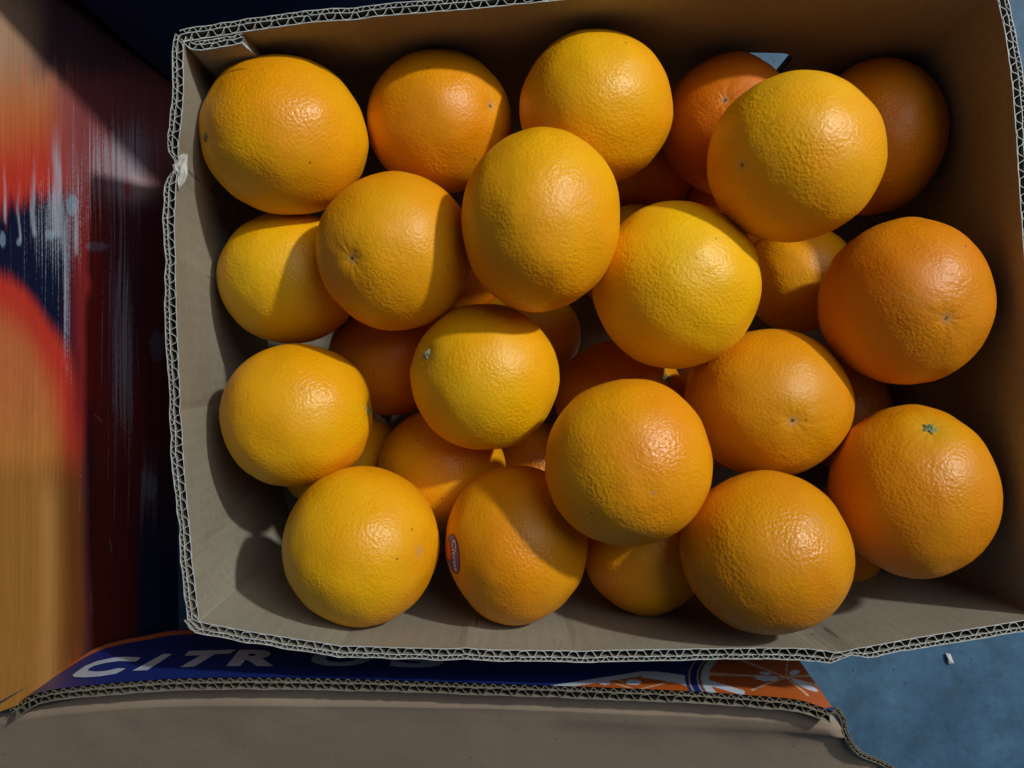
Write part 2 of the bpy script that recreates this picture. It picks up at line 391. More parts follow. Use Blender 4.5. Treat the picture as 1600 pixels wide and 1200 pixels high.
for o in tw:
    bm = bmesh.new(); bm.from_mesh(o.data); bmesh.ops.recalc_face_normals(bm, faces=bm.faces); bm.to_mesh(o.data); bm.free()
    md = o.modifiers.new('cut', 'BOOLEAN'); md.operation = 'DIFFERENCE'; md.solver = 'EXACT'; md.object = cut
dg = bpy.context.evaluated_depsgraph_get()
for o in tw:
    me = bpy.data.meshes.new_from_object(o.evaluated_get(dg), depsgraph=dg); o.modifiers.clear(); o.data = me
bpy.data.objects.remove(cut)
# glue tab folded inside the upper left corner
tab = Board([p for p in top([(381, 66), (350, 72), (318, 77), (298, 76), (288, 68)], -.0006)],
            [Vector((-.121, .171, GROUND + .004)), Vector((-.135, .170, GROUND + .004)), Vector((-.15, .169, GROUND + .004)), Vector((-.160, .168, GROUND + .004)), Vector((-.168, .167, GROUND + .004))], 1, .0046, 0, seed=6)
tab.build('glue_tab', carton, nv=4)
# base
g = MB()
fp = [(-.180, .180), (-.180, .02), (-.157, -.112), (0, -.129), (.262, -.117), (.268, .05), (.268, .13), (.252, .199), (.05, .199)]
n = len(fp)
g.add([(x, y, GROUND + .006) for x, y in fp] + [(x, y, GROUND + .0008) for x, y in fp], [tuple(range(n))[::-1], tuple(range(n, 2 * n))] + [(i, (i + 1) % n, (i + 1) % n + n, i + n) for i in range(n)])
g.build('base_panel', [M_KRAFT], carton)
# torn liner at the pinch
def crumple(name, pxs, d, lift, parent, mat, seed):
    g = MB(); nr = 7
    c = sum((Vector((x, y)) for x, y in pxs), Vector((0, 0))) / len(pxs)
    rings = []
    vs = [W(c.x, c.y, d - lift)]
    for k in range(1, nr + 1):
        for x, y in pxs:
            t = k / nr; q = c.lerp(Vector((x, y)), t)
            z = lift * (1 - t * .8) + .0011 * noise.noise(Vector((q.x * .17, q.y * .12, seed)))
            vs.append(W(q.x, q.y, d - z))
    m = len(pxs); fs = [(0, 1 + i, 1 + (i + 1) % m) for i in range(m)]
    for k in range(nr - 1):
        for i in range(m):
            a = 1 + k * m + i; b = 1 + k * m + (i + 1) % m
            fs.append((a, a + m, b + m, b))
    nv0 = len(vs)
    vs2 = [v - Vector((0, 0, .0004)) for v in vs]
    fs2 = [tuple(nv0 + i for i in f[::-1]) for f in fs]
    o0 = 1 + (nr - 1) * m
    fs3 = [(o0 + i, nv0 + o0 + i, nv0 + o0 + (i + 1) % m, o0 + (i + 1) % m) for i in range(m)]
    g.add(vs + vs2, fs + fs2 + fs3)
    return g.build(name, [mat], parent)
crumple('torn_liner', [(279, 243), (286, 240), (293, 241), (292, 256), (293, 272), (288, 285), (279, 296), (276, 283), (280, 272), (272, 266), (269, 258), (277, 254)], .3705, .0014, carton, M_TORN, 3)
crumple('torn_liner', [(375, 64), (381, 67), (388, 74), (399, 86), (391, 80), (383, 75), (378, 71)], .371, .0008, carton, M_EDGE, 5)

# ---------------------------------------------------------------- left carton with the fruit print
def box_mb(x0, x1, y0, y1, z0, z1, faces=('bottom', 'top', 'left', 'right', 'front', 'back')):
    g = MB(); v = [(x0, y0, z0), (x1, y0, z0), (x1, y1, z0), (x0, y1, z0), (x0, y0, z1), (x1, y0, z1), (x1, y1, z1), (x0, y1, z1)]
    fd = {'bottom': (3, 2, 1, 0), 'top': (4, 5, 6, 7), 'front': (0, 1, 5, 4), 'back': (2, 3, 7, 6), 'left': (3, 0, 4, 7), 'right': (1, 2, 6, 5)}
    g.add(v, [fd[f] for f in faces]); return g
LZ = .025
lc = empty('printed_carton', (-.40, .08, GROUND), 'glossy carton printed with red and orange fruit, left of the open box', 'cardboard box')
def left_print(px, py):
    px0, py0 = px, py
    w = 10 * noise.noise(Vector((px * .02, py * .006, 3))); px += w
    py += (26 * noise.noise(Vector((px0 * .33, py0 * .004, 5))) + 12 * noise.noise(Vector((px0 * .9, py0 * .01, 6)))) * (1 - .75 * sm(py0, 380, 440))
    tan = RGB(186, 148, 122); org = RGB(205, 118, 72); red = RGB(205, 62, 48); navy = RGB(16, 26, 58); dred = RGB(120, 34, 38); maroon = RGB(86, 46, 70)
    ochre = RGB(196, 138, 62)
    # upper fruit
    c = mix(tan, org, sm(py, 60, 190)); c = mix(c, red, sm(py + .3 * px, 170, 290))
    c = mix(c, navy, sm(py + .25 * px + 14 * noise.noise(Vector((px * .05, py * .01, 1))), 300, 350))
    # lower fruit: an arc
    ex = (px + 40) / 175.; ey = (py - 700) / 285.
    r = math.sqrt(ex * ex + ey * ey) if py < 700 else abs(ex)
    low = mix(mix(ochre, org, sm(680 - py, -140, 120)), mix(red, RGB(128, 70, 34), sm(py, 640, 780)), sm(r, .62, .90))
    low = mix(low, mix(low, RGB(70, 46, 20), .32), sm(py + 12 * noise.noise(Vector((px * .03, 0, 8))), 690, 760))
    if py > 300: c = mix(c, low, sm(1.04 - r, 0, .12) * sm(py, 330, 420))
    # right-hand dark red band, then navy
    c = mix(c, mix(red, dred, .9), sm(px, 92, 130) * (1 - sm(py, 600, 760) * (1 - sm(px, 140, 160))))
    c = mix(c, maroon, sm(px, 150, 185) * (.8 - .7 * sm(py, 480, 700)) * (1 - .5 * (1 - sm(py, 250, 330))))
    if py > 560: c = mix(c, RGB(95, 38, 22), sm(px, 120, 146) * (1 - sm(px, 200, 230)) * sm(py, 560, 800) * .8)
    c = mix(c, mix(RGB(110, 34, 34), RGB(30, 36, 78), sm(py, 620, 900)), sm(px + .03 * (py - 500), 212, 240) * (.35 + .65 * sm(py, 300, 400)))
    if py < 330: c = mix(c, RGB(150, 80, 84), sm(px, 60, 110) * (1 - sm(py, 250, 330)) * .8)
    if py < 140: c = mix(c, RGB(90, 60, 70), sm(px, 20, 90) * (1 - sm(py, 90, 140)))
    # pinkish text-like smear in the lit wedge, chips
    k = math.exp(-((px0 - 215) / 26.) ** 2 - ((py0 - 292) / 22.) ** 2)
    c = mix(c, RGB(225, 185, 190), k * .9); k = math.exp(-((px0 - 199) / 9.) ** 2 - ((py0 - 295) / 13.) ** 2); c = mix(c, RGB(200, 50, 40), k)
    a = .6 * math.exp(-((px0 - 90) / 50.) ** 2 - ((py0 - 345) / 85.) ** 2) + .75 * math.exp(-((px0 - 195) / 62.) ** 2 - ((py0 - 250) / 70.) ** 2) \
        + .8 * math.exp(-((px0 - 104) / 5.) ** 2 - ((py0 - 500) / 110.) ** 2) + .7 * math.exp(-((px0 - 190) / 24.) ** 2 - ((py0 - 540) / 170.) ** 2) \
        + .6 * math.exp(-((px0 - 232) / 16.) ** 2 - ((py0 - 760) / 60.) ** 2) + .05
    for (cx, cy, rx, ry) in ((113, 320, 9, 18), (78, 367, 8, 9), (4, 375, 6, 12), (29, 380, 3, 6), (152, 385, 19, 8), (245, 540, 12, 26), (238, 760, 9, 22)):
        q = ((px0 - cx) / rx) ** 2 + ((py0 - cy) / ry) ** 2
        q += .5 * noise.noise(Vector((px0 * .15, py0 * .15, cx)))
        c = mix(c, RGB(120, 140, 165), (1 - sm(q, .8, 1.0)) * (.45 if cx > 140 else .9))
    for (cx, y0, y1, wd_) in ((8, 300, 350, 3), (30, 330, 382, 2.5), (52, 300, 372, 5), (88, 240, 372, 10), (119, 340, 400, 4)):  # bright streaks: highlights on the glossy film, painted into the print
        q = abs(px0 - cx - 4 * noise.noise(Vector((py0 * .02, cx, 0)))) / wd_
        c = mix(c, RGB(185, 200, 225), (1 - sm(q, .2, 1.)) * sm(py0, y0 - 60, y0 + 30) * (1 - sm(py0, y1 - 8, y1 + 3)) * .8 * (.55 + .9 * abs(noise.noise(Vector((px0 * .8, py0 * .02, 2))))))
    f = 1 + .16 * noise.noise(Vector((px0 * .55, py0 * .004, 11))) + .10 * noise.noise(Vector((px0 * 1.4, py0 * .006, 12)))  # fine vertical lines: film reflections put into the colour
    c = tuple(x * f for x in c)
    # faint film creases and scratches
    for (ax, ay, bx, by) in ((57, 728, 60, 742), (172, 845, 174, 860), (103, 575, 107, 578), (148, 648, 158, 657), (28, 606, 30, 600)):
        t = max(0, min(1, ((px0 - ax) * (bx - ax) + (py0 - ay) * (by - ay)) / ((bx - ax) ** 2 + (by - ay) ** 2)))
        if math.hypot(px0 - ax - t * (bx - ax), py0 - ay - t * (by - ay)) < 1.1: c = mix(c, RGB(150, 140, 150), .4)
    c = mix(c, mix(c, RGB(255, 190, 130), .25), .8 * math.exp(-((px0 - 75) / 14.) ** 2) * sm(py0, 720, 800))
    return (*c, min(1, a))
def lface(y, z):
    return -.2540 + .016 * (LZ - z) / (LZ - GROUND) + .003 * math.sin(y * 9 + .5) * (z - GROUND) / .2 + .0012 * noise.noise(Vector((y * 12, z * 14, 0)))
def lface_(y, z):   # gentle bow of the face
    return -.2465 + .003 * math.sin(y * 9 + .5) * (z - GROUND) / .2 + .0012 * noise.noise(Vector((y * 12, z * 14, 0)))
g = MB(); cols = []; ny, nz = 560, 260; y0, y1 = -.157, .55
for j in range(nz + 1):
    for i in range(ny + 1):
        y = y0 + (y1 - y0) * i / ny; z = GROUND + .001 + (LZ - GROUND - .001) * j / nz
        y += -.030 * max(0, 1 - i / 60.) * (LZ - z) / (LZ - GROUND)
        p = (lface(y, z), y, z); g.v.append(p); g.uv.append((y, z)); cols.append(left_print(*PX(p)))
for j in range(nz):
    for i in range(ny):
        a = j * (ny + 1) + i; g.f.append((a, a + 1, a + ny + 2, a + ny + 1)); g.m.append(0)
g.build('printed_panel', [M_PRINT_L], lc, smooth=True, colors=cols)
box_mb(-.56, -.2515, -.157, .55, GROUND + .001, LZ, ('bottom', 'left', 'front', 'back')).build('side_panel', [M_NAVY], lc)
for (ya, yb) in ((-.157, .1955), (.1975, .55)):
    box_mb(-.56, -.2475, ya, yb, LZ + .0005, LZ + .006).build('lid_flap', [M_KRAFT2], lc)

# navy carton above
nc = empty('navy_carton', (-.08, .34, GROUND), 'plain navy blue carton standing behind the upper edge of the open box', 'cardboard box')
def nface(x): return .2085 + (x + .245) * .22
g = MB()
NX0, NX1, NY1, NZ = -.2370, .045, .50, .070
g.add([(NX0, nface(NX0), GROUND + .001), (NX1, nface(NX1), GROUND + .001), (NX1, nface(NX1), NZ), (NX0, nface(NX0), NZ),
       (NX0, NY1, GROUND + .001), (NX1, NY1, GROUND + .001), (NX1, NY1, NZ), (NX0, NY1, NZ)],
      [(0, 1, 2, 3), (1, 5, 6, 2), (5, 4, 7, 6), (4, 0, 3, 7), (0, 4, 5, 1)])
g.build('side_panel', [M_NAVY], nc)
ym = .355
for (ya, yb) in ((None, ym - .001), (ym + .001, NY1)):
    g = MB(); a0 = nface(NX0) if ya is None else ya; a1 = nface(NX1) if ya is None else ya
    g.add([(NX0, a0, NZ + .0005), (NX1, a1, NZ + .0005), (NX1, yb, NZ + .0005), (NX0, yb, NZ + .0005), (NX0, a0, NZ + .006), (NX1, a1, NZ + .006), (NX1, yb, NZ + .006), (NX0, yb, NZ + .006)],
          [(3, 2, 1, 0), (4, 5, 6, 7), (0, 1, 5, 4), (1, 2, 6, 5), (2, 3, 7, 6), (3, 0, 4, 7)])
    g.build('lid_flap', [M_NAVY], nc)

# ---------------------------------------------------------------- lower carton: blue printed wall, kraft lid
bc = empty('blue_print_carton', (0, -.22, GROUND), 'carton with blue printed wall lettered CITROS and brown kraft lid, below the open box', 'cardboard box')
T_ = [W(14, 1108, .392), W(60, 1083, .391), W(150, 1070, .390), W(300, 1060, .390), (W(500, 1060, .390)), W(700, 1066, .390), W(900, 1073, .390), W(1050, 1079, .390), W(1150, 1085, .390), W(1240, 1093, .391), W(1280, 1104, .392), W(1306, 1114, .393)]
B_ = [W(22, 1104, .396), W(90, 1052, .425), W(155, 1010, .452), W(230, 992, .468), W(300, 983, .478), W(500, 985, .484), W(700, 990, .484), W(900, 995, .484), W(1050, 998, .480), W(1150, 1002, .475), W(1232, 1008, .468)]
bp_ = Board(T_, B_, 1, .0060, 0, order='small_in', seed=9)
pw = bp_.build('side_wall', bc, nv=3, liner0=False, edge=M_EDGE_SHADE)
# printed liner as a fine grid
NU, NV = 1000, 90
grid = [[bp_.pos(i / NU, j / NV, -.03) for i in range(NU + 1)] for j in range(NV + 1)]
blue = RGB(28, 48, 130); white = RGB(205, 218, 240); dor = RGB(190, 95, 38); stripe = RGB(205, 112, 52)
def seg(px, py, ax, ay, bx, by):
    t = max(0, min(1, ((px - ax) * (bx - ax) + (py - ay) * (by - ay)) / ((bx - ax) ** 2 + (by - ay) ** 2)))
    return math.hypot(px - ax - t * (bx - ax), py - ay - t * (by - ay))
def btm_print(px, py, v):
    c = blue
    if px < 700 and v > .86: c = mix(blue, stripe, sm(v, .86, .885))
    if px < 700 and v > .965: c = mix(stripe, RGB(30, 50, 110), sm(v, .965, .975))
    # left slice, a low dome
    if 840 < px < 1110:
        yt = 1049 + (abs(px - 1003) / 118.) ** 2 * 20 if px > 1003 else 1049 + (1003 - px) * .155
        wid = 7 if px < 1003 else 8 + (px - 1003) * .08
        if py > yt: c = white
        if py > yt + wid + (0 if px < 1003 else 2): c = dor
        if py > yt + wid:
            for (ax, ay, bx, by) in ((995, 1078, 935, 1060), (995, 1078, 1060, 1062), (975, 1066, 950, 1056)):
                if seg(px, py, ax, ay, bx, by) < .9: c = RGB(225, 190, 160)
            for (cx, cy, rx, ry) in ((990, 1066, 12, 4.5), (945, 1067, 9, 3)):
                if ((px - cx) / rx) ** 2 + ((py - cy) / ry) ** 2 < 1: c = white
    # big slice at the right: white ring, dark lines, orange flesh
    if px > 1070:
        ex = (px - 1228) / 1.; ey = (py - 1058) * 2.1
        r = math.hypot(ex, ey)
        if r < 158: c = RGB(40, 60, 120)
        if 150 < r < 152.5 or 137 < r < 139.5: c = RGB(190, 170, 150)
        if 139.5 < r < 150: c = blue
        if 120 < r < 132 and px < 1200: c = white
        if 132 <= r < 134.5: c = RGB(170, 120, 80)
        if r <= 120 and px > 1100:
            c = dor
            for (bx, by) in ((1105, 1053), (1175, 1078), (1262, 1086), (1330, 1084), (1330, 1052), (1232, 1020), (1160, 1032)):
                if seg(px, py, 1228, 1058, bx, by) < .9 + .012 * abs(px - 1228): c = RGB(225, 190, 160)
            for (cx, cy, rx, ry, an) in ((1198, 1060, 18, 4, .05), (1196, 1052, 10, 2.2, .1), (1241, 1051, 8, 4, -.2), (1258, 1071, 22, 4, .42)):
                dx, dy = px - cx, py - cy; qx = dx * math.cos(an) + dy * math.sin(an); qy = -dx * math.sin(an) + dy * math.cos(an)
                if (qx / rx) ** 2 + (qy / ry) ** 2 < 1: c = white
        # white tail under the ring
        if seg(px, py, 1105, 1066, 1160, 1082) < 4: c = white
    return c
g = MB(); cols = []
for j in range(NV + 1):
    for i in range(NU + 1):
        p = grid[j][i]; g.v.append(tuple(p)); g.uv.append((i / NU, j / NV)); cols.append(btm_print(*PX(p), j / NV))
for j in range(NV):
    for i in range(NU):
        a = j * (NU + 1) + i; g.f.append((a, a + NU + 1, a + NU + 2, a + 1)); g.m.append(0)
pp = g.build('printed_liner', [M_PRINT_B], pw[0], smooth=True, colors=cols)
# lettering: each letter printed on the wall
gp = [[PX(grid[j][i]) for i in range(0, NU + 1, 4)] for j in (0, NV)]
def on_panel(px, py, lift=.0007):
    best = None
    for i in range(len(gp[0]) - 1):
        (ax, ay), (bx, by) = gp[0][i], gp[1][i]; (cx, cy), (dx, dy) = gp[0][i + 1], gp[1][i + 1]
        s1 = (bx - ax) * (py - ay) - (by - ay) * (px - ax); s2 = (dx - cx) * (py - cy) - (dy - cy) * (px - cx)
        al = ((px - ax) * (bx - ax) + (py - ay) * (by - ay)) / max(1e-6, (bx - ax) ** 2 + (by - ay) ** 2)
        if s1 * s2 <= 0 and -.05 < al < 1.08:
            t = s1 / (s1 - s2) if s1 != s2 else 0; u = (i + t) * 4 / NU; break
    else: u = 0 if px < 600 else 1
    lo_, hi = 0., 1.
    for _ in range(26):
        m = (lo_ + hi) / 2
        if PX(bp_.pos(u, m, -.03))[1] > py: lo_ = m
        else: hi = m
    p = bp_.pos(u, lo_, -.03)
    return p - bp_.nrm(u) * lift * .8 + Vector((0, 0, lift * .5))
def glyph(ch, off=.02):
    cu = bpy.data.curves.new('letter', 'FONT'); cu.body = ch; cu.offset = off; cu.resolution_u = 6
    o = bpy.data.objects.new('letter', cu); COL.objects.link(o); bpy.context.view_layer.update()
    me = bpy.data.meshes.new_from_object(o.evaluated_get(bpy.context.evaluated_depsgraph_get()))
    bpy.data.objects.remove(o); bpy.data.curves.remove(cu)
    bm = bmesh.new(); bm.from_mesh(me); bpy.data.meshes.remove(me)
    bmesh.ops.triangulate(bm, faces=bm.faces)
    return bm
def norm(bm):
    xs = [v.co.x for v in bm.verts]; ys = [v.co.y for v in bm.verts]
    x0, x1, y0, y1 = min(xs), max(xs), min(ys), max(ys)
    for v in bm.verts: v.co.x = (v.co.x - x0) / (x1 - x0); v.co.y = (v.co.y - y0) / (y1 - y0)
POLY = {'C': [(662,686),(600,682),(535,686),(462,701),(404,724),(365,750),(342,768),(350,777),(400,779),(470,774),(545,762),(592,737),(560,735),(500,748),(455,752),(415,748),(418,738),(444,724),(496,711),(560,702),(640,705)],
        'I': [(768,668),(808,670),(692,745),(622,748)],
        'T': [(885,655),(1108,648),(1080,667),(1008,670),(912,728),(845,731),(942,675),(868,678)]}
for ch, x0, x1, yb, yt, sh in (('C', 0, 1, 1, 0, 0), ('I', 0, 1, 1, 0, 0), ('T', 0, 1, 1, 0, 0), ('R', 354, 428, 1042, 1016.5, 20), ('O', 480, 575, 1042, 1016, 14), ('S', 606, 690, 1044, 1018, 12)):
    if ch in POLY:
        bm = bmesh.new(); bm.faces.new([bm.verts.new((x / 100, -y / 100, 0)) for x, y in POLY[ch]]); bm.normal_update(); bmesh.ops.triangulate(bm, faces=bm.faces)
    else: bm = glyph(ch, .05); norm(bm)
    for _ in range(5):
        bmesh.ops.subdivide_edges(bm, edges=[e for e in bm.edges if e.calc_length() > .09], cuts=1, use_grid_fill=False)
        bmesh.ops.triangulate(bm, faces=bm.faces)
    for v in bm.verts:
        x, y = v.co.x, v.co.y
        if ch in POLY: v.co = on_panel(x * 100 / 3, 800 - y * 100 / 3); continue
        v.co = on_panel(x0 + x * (x1 - x0) + y * sh, yb - y * (yb - yt))
    off = Vector(); q = pw[0]
    while q: off += q.location; q = q.parent
    for v in bm.verts: v.co -= off
    bmesh.ops.recalc_face_normals(bm, faces=bm.faces)
    me = bpy.data.meshes.new('letter'); bm.to_mesh(me); bm.free(); me.materials.append(M_LETTER)
    o = bpy.data.objects.new('letter', me); COL.objects.link(o); o.parent = pw[0]
# kraft lid sheet
def slab(name, rows, mat, parent, thick=.005, jit=.0006, nu=60, per=6, edge=None):
    """rows: polylines of 3-D points from near to far; lofted into a thick bent board"""
    R = []
    cols_ = [Path(r) for r in rows]
    rr = [[p.at(i / nu) for i in range(nu + 1)] for p in cols_]
    for i in range(nu + 1):
        cp = catmull([r[i] for r in rr], per); R.append(cp)
    nv = len(R[0]); vs = []; uv = []
    for k in (0, 1):
        for i in range(nu + 1):
            for j in range(nv):
                p = R[i][j].copy(); p.z += jit * noise.noise(Vector((p.x * 60, p.y * 60, 1))) - k * thick
                vs.append(p); uv.append((p.x, p.y))
    N_ = (nu + 1) * nv; fs = []; ms = []
    for i in range(nu):
        for j in range(nv - 1):
            a = i * nv + j; fs.append((a, a + 1, a + nv + 1, a + nv)); ms.append(0)
            fs.append((N_ + a, N_ + a + nv, N_ + a + nv + 1, N_ + a + 1)); ms.append(0)
    for i in range(nu):
        for j in (0, nv - 1):
            a = i * nv + j; fs.append((a, a + nv, N_ + a + nv, N_ + a)); ms.append(1)
    for j in range(nv - 1):
        for i in (0, nu):
            a = i * nv + j; fs.append((a, a + 1, N_ + a + 1, N_ + a)); ms.append(1)
    g = MB(); g.add(vs, fs, ms, uv)
    o = g.build(name, [mat, M_EDGE], parent, smooth=False)
    for p in o.data.polygons:
        if p.material_index == 0: p.use_smooth = True
    return o
r0 = [W(-60, 1120, .402), W(20, 1112, .402), W(150, 1088, .402), W(300, 1076, .402), W(700, 1078, .402), W(1000, 1088, .402), W(1200, 1104, .402), W(1304, 1122, .402)]
r1 = [W(-60, 1140, .402), W(20, 1124, .402), W(150, 1108, .4015), W(300, 1100, .401), W(700, 1103, .401), W(1000, 1112, .401), W(1200, 1122, .401), W(1314, 1136, .402)]
r2 = [W(-60, 1160, .405), W(20, 1140, .405), W(150, 1124, .4045), W(300, 1116, .404), W(700, 1118, .404), W(1000, 1128, .404), W(1200, 1138, .404), W(1320, 1152, .405)]
r3 = [W(-60, 1240, .424), W(150, 1200, .422), W(500, 1195, .422), W(900, 1195, .422), W(1200, 1196, .422), W(1362, 1190, .424)]
r4 = [W(-60, 1500, .50), W(150, 1480, .50), W(500, 1480, .50), W(900, 1480, .50), W(1250, 1480, .50), W(1600, 1440, .50)]
kf = slab('lid_flap', [r0, r1, r2, r3, r4], M_KRAFT2, bc, .0055)
# frayed board edge running down the right side of the lid
fe = Board([W(1300, 1108, .402), W(1314, 1122, .402), W(1319, 1150, .405), (W(1342, 1180, .414)), W(1392, 1204, .425), W(1450, 1260, .44)],
           [W(1296, 1112, .412), W(1310, 1126, .412), W(1315, 1152, .415), (W(1336, 1184, .424)), W(1386, 1210, .435), W(1440, 1268, .45)], -1, .0026, 0, seed=13)
fe.build('torn_edge', bc, nv=2, edge=M_EDGE_SHADE)
# rest of the carton under the lid
g = MB()
P0 = [(-.258, -.190), (.130, -.190), (.160, -.190), (.215, -.26), (.26, -.40), (-.26, -.40)]
zt = [-.052, -.052, -.066, -.10, -.160, -.160]
n = len(P0)
g.add([(x, y, GROUND + .001) for x, y in P0] + [(x, y, z) for (x, y), z in zip(P0, zt)], [tuple(range(n))[::-1]] + [(i, (i + 1) % n, (i + 1) % n + n, i + n) for i in range(n)])
g.build('side_panel', [M_KRAFT2], bc)

# ---------------------------------------------------------------- oranges
# name, centre, semi-axes, tint, (stem px, py, kind), label
YEL = (.85, .455, .003); MID = (.83, .385, .002); ORG = (.78, .315, .002); DEEP = (.66, .225, .002); RED = (.60, .155, .002); DIM = (.67, .260, .002)  # last tint: weaker light at lower right put into the peel colour
OR = [
(-0.1205,0.1315,-0.0400,0.0433,0.0403,0.0418, MID, (319,214,'b'), 'large orange with a brown stem scar on its left side, in the upper left corner'),
(-0.0409,0.1481,-0.0661,0.0409,0.0389,0.0399, ORG, (771,164,'n'), 'deep orange fruit shaded by the upper wall, second from left along the top'),
(0.0445,0.1473,-0.0427,0.0407,0.0397,0.0402, MID, None, 'bright orange touching the upper wall near its middle, above the egg-shaped one'),
(0.0140,0.0793,-0.0048,0.0386,0.0438,0.0412, MID, None, 'tall egg-shaped orange lying on top of the heap, upper centre'),
(-0.0609,0.0692,-0.0334,0.0407,0.0412,0.0409, ORG, (548,404,'n'), 'orange with a puckered navel dimple on its left, left of the egg-shaped one'),
(-0.1283,0.0612,-0.0747,0.0398,0.0382,0.0390, YEL, None, 'yellowish orange against the left wall, below the corner fruit, half shaded'),
(0.0856,0.0516,-0.0327,0.0431,0.0432,0.0431, YEL, None, 'bright yellow orange with a strong highlight, right of the egg-shaped one'),
(0.1374,0.1098,-0.0050,0.0412,0.0397,0.0405, MID, (1159,258,'m'), 'largest orange on top of the heap at upper right, with a small dark spot'),
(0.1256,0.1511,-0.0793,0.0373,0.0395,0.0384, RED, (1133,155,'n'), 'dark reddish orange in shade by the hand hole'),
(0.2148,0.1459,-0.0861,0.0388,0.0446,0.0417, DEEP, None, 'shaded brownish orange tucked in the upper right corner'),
(0.2037,0.0424,-0.0300,0.0411,0.0427,0.0419, DEEP, (1481,498,'n'), 'deep orange fruit with a pinhole scar beside the right wall'),  # tint holds its own redness plus the dimmer light at right
(0.1397,-0.0102,-0.0506,0.0440,0.0403,0.0421, DIM, (1240,658,'n'), 'flattened orange with a navel dimple facing up, right of centre'),
(0.2075,-0.0554,-0.0300,0.0392,0.0447,0.0420, DIM, (1454,666,'c'), 'orange with a green star-shaped calyx, at the lower right'),
(0.1253,-0.0829,-0.0091,0.0409,0.0394,0.0401, DIM, (1276,812,'f'), 'plain smooth orange at the lower wall, right of the centre, on top of the heap'),
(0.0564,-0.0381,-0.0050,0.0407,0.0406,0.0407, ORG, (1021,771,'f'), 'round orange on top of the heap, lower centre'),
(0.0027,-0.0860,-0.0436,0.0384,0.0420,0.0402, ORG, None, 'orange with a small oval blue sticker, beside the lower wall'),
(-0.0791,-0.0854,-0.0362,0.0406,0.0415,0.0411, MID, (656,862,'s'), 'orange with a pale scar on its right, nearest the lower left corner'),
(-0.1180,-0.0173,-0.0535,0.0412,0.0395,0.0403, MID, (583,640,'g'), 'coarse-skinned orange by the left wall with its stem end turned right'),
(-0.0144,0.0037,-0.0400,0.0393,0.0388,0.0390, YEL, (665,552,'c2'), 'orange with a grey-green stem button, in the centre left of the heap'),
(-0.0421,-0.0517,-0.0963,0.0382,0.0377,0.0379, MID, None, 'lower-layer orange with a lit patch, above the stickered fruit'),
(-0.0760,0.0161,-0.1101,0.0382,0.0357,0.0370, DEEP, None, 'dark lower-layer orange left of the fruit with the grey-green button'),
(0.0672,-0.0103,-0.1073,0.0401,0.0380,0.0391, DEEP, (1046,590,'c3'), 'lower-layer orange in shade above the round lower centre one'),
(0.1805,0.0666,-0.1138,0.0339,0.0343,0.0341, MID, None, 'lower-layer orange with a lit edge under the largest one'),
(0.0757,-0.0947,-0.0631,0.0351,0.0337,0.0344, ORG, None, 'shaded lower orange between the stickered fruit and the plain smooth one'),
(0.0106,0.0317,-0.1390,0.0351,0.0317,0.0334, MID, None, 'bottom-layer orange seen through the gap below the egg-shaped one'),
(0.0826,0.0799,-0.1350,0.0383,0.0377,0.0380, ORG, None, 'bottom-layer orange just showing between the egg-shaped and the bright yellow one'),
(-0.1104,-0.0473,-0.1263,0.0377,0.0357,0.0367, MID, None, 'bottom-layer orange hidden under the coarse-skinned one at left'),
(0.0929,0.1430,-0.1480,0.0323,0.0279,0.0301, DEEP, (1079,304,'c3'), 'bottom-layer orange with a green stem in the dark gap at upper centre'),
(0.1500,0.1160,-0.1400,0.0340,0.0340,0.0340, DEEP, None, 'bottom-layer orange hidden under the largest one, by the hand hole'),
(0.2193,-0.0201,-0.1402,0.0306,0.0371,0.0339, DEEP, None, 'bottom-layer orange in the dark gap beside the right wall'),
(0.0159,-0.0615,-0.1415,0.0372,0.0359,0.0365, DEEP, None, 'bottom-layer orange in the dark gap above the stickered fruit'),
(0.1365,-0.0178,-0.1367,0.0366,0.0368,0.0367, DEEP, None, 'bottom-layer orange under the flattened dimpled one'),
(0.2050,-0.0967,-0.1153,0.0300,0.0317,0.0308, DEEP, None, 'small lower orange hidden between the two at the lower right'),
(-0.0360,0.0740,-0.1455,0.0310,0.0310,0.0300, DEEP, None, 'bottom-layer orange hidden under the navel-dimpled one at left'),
]
def hit(c, s, px, py):
    o = Vector((0, 0, H)); d = (W(px, py, H - c.z) - o).normalized()
    a = b = k = 0
    for i in range(3):
        a += d[i] ** 2 / s[i] ** 2; b += 2 * (o[i] - c[i]) * d[i] / s[i] ** 2; k += (o[i] - c[i]) ** 2 / s[i] ** 2
    k -= 1; D = b * b - 4 * a * k
    t = (-b - math.sqrt(max(0, D))) / (2 * a); p = o + d * t
    return Vector(((p[i] - c[i]) / s[i] for i in range(3))).normalized()
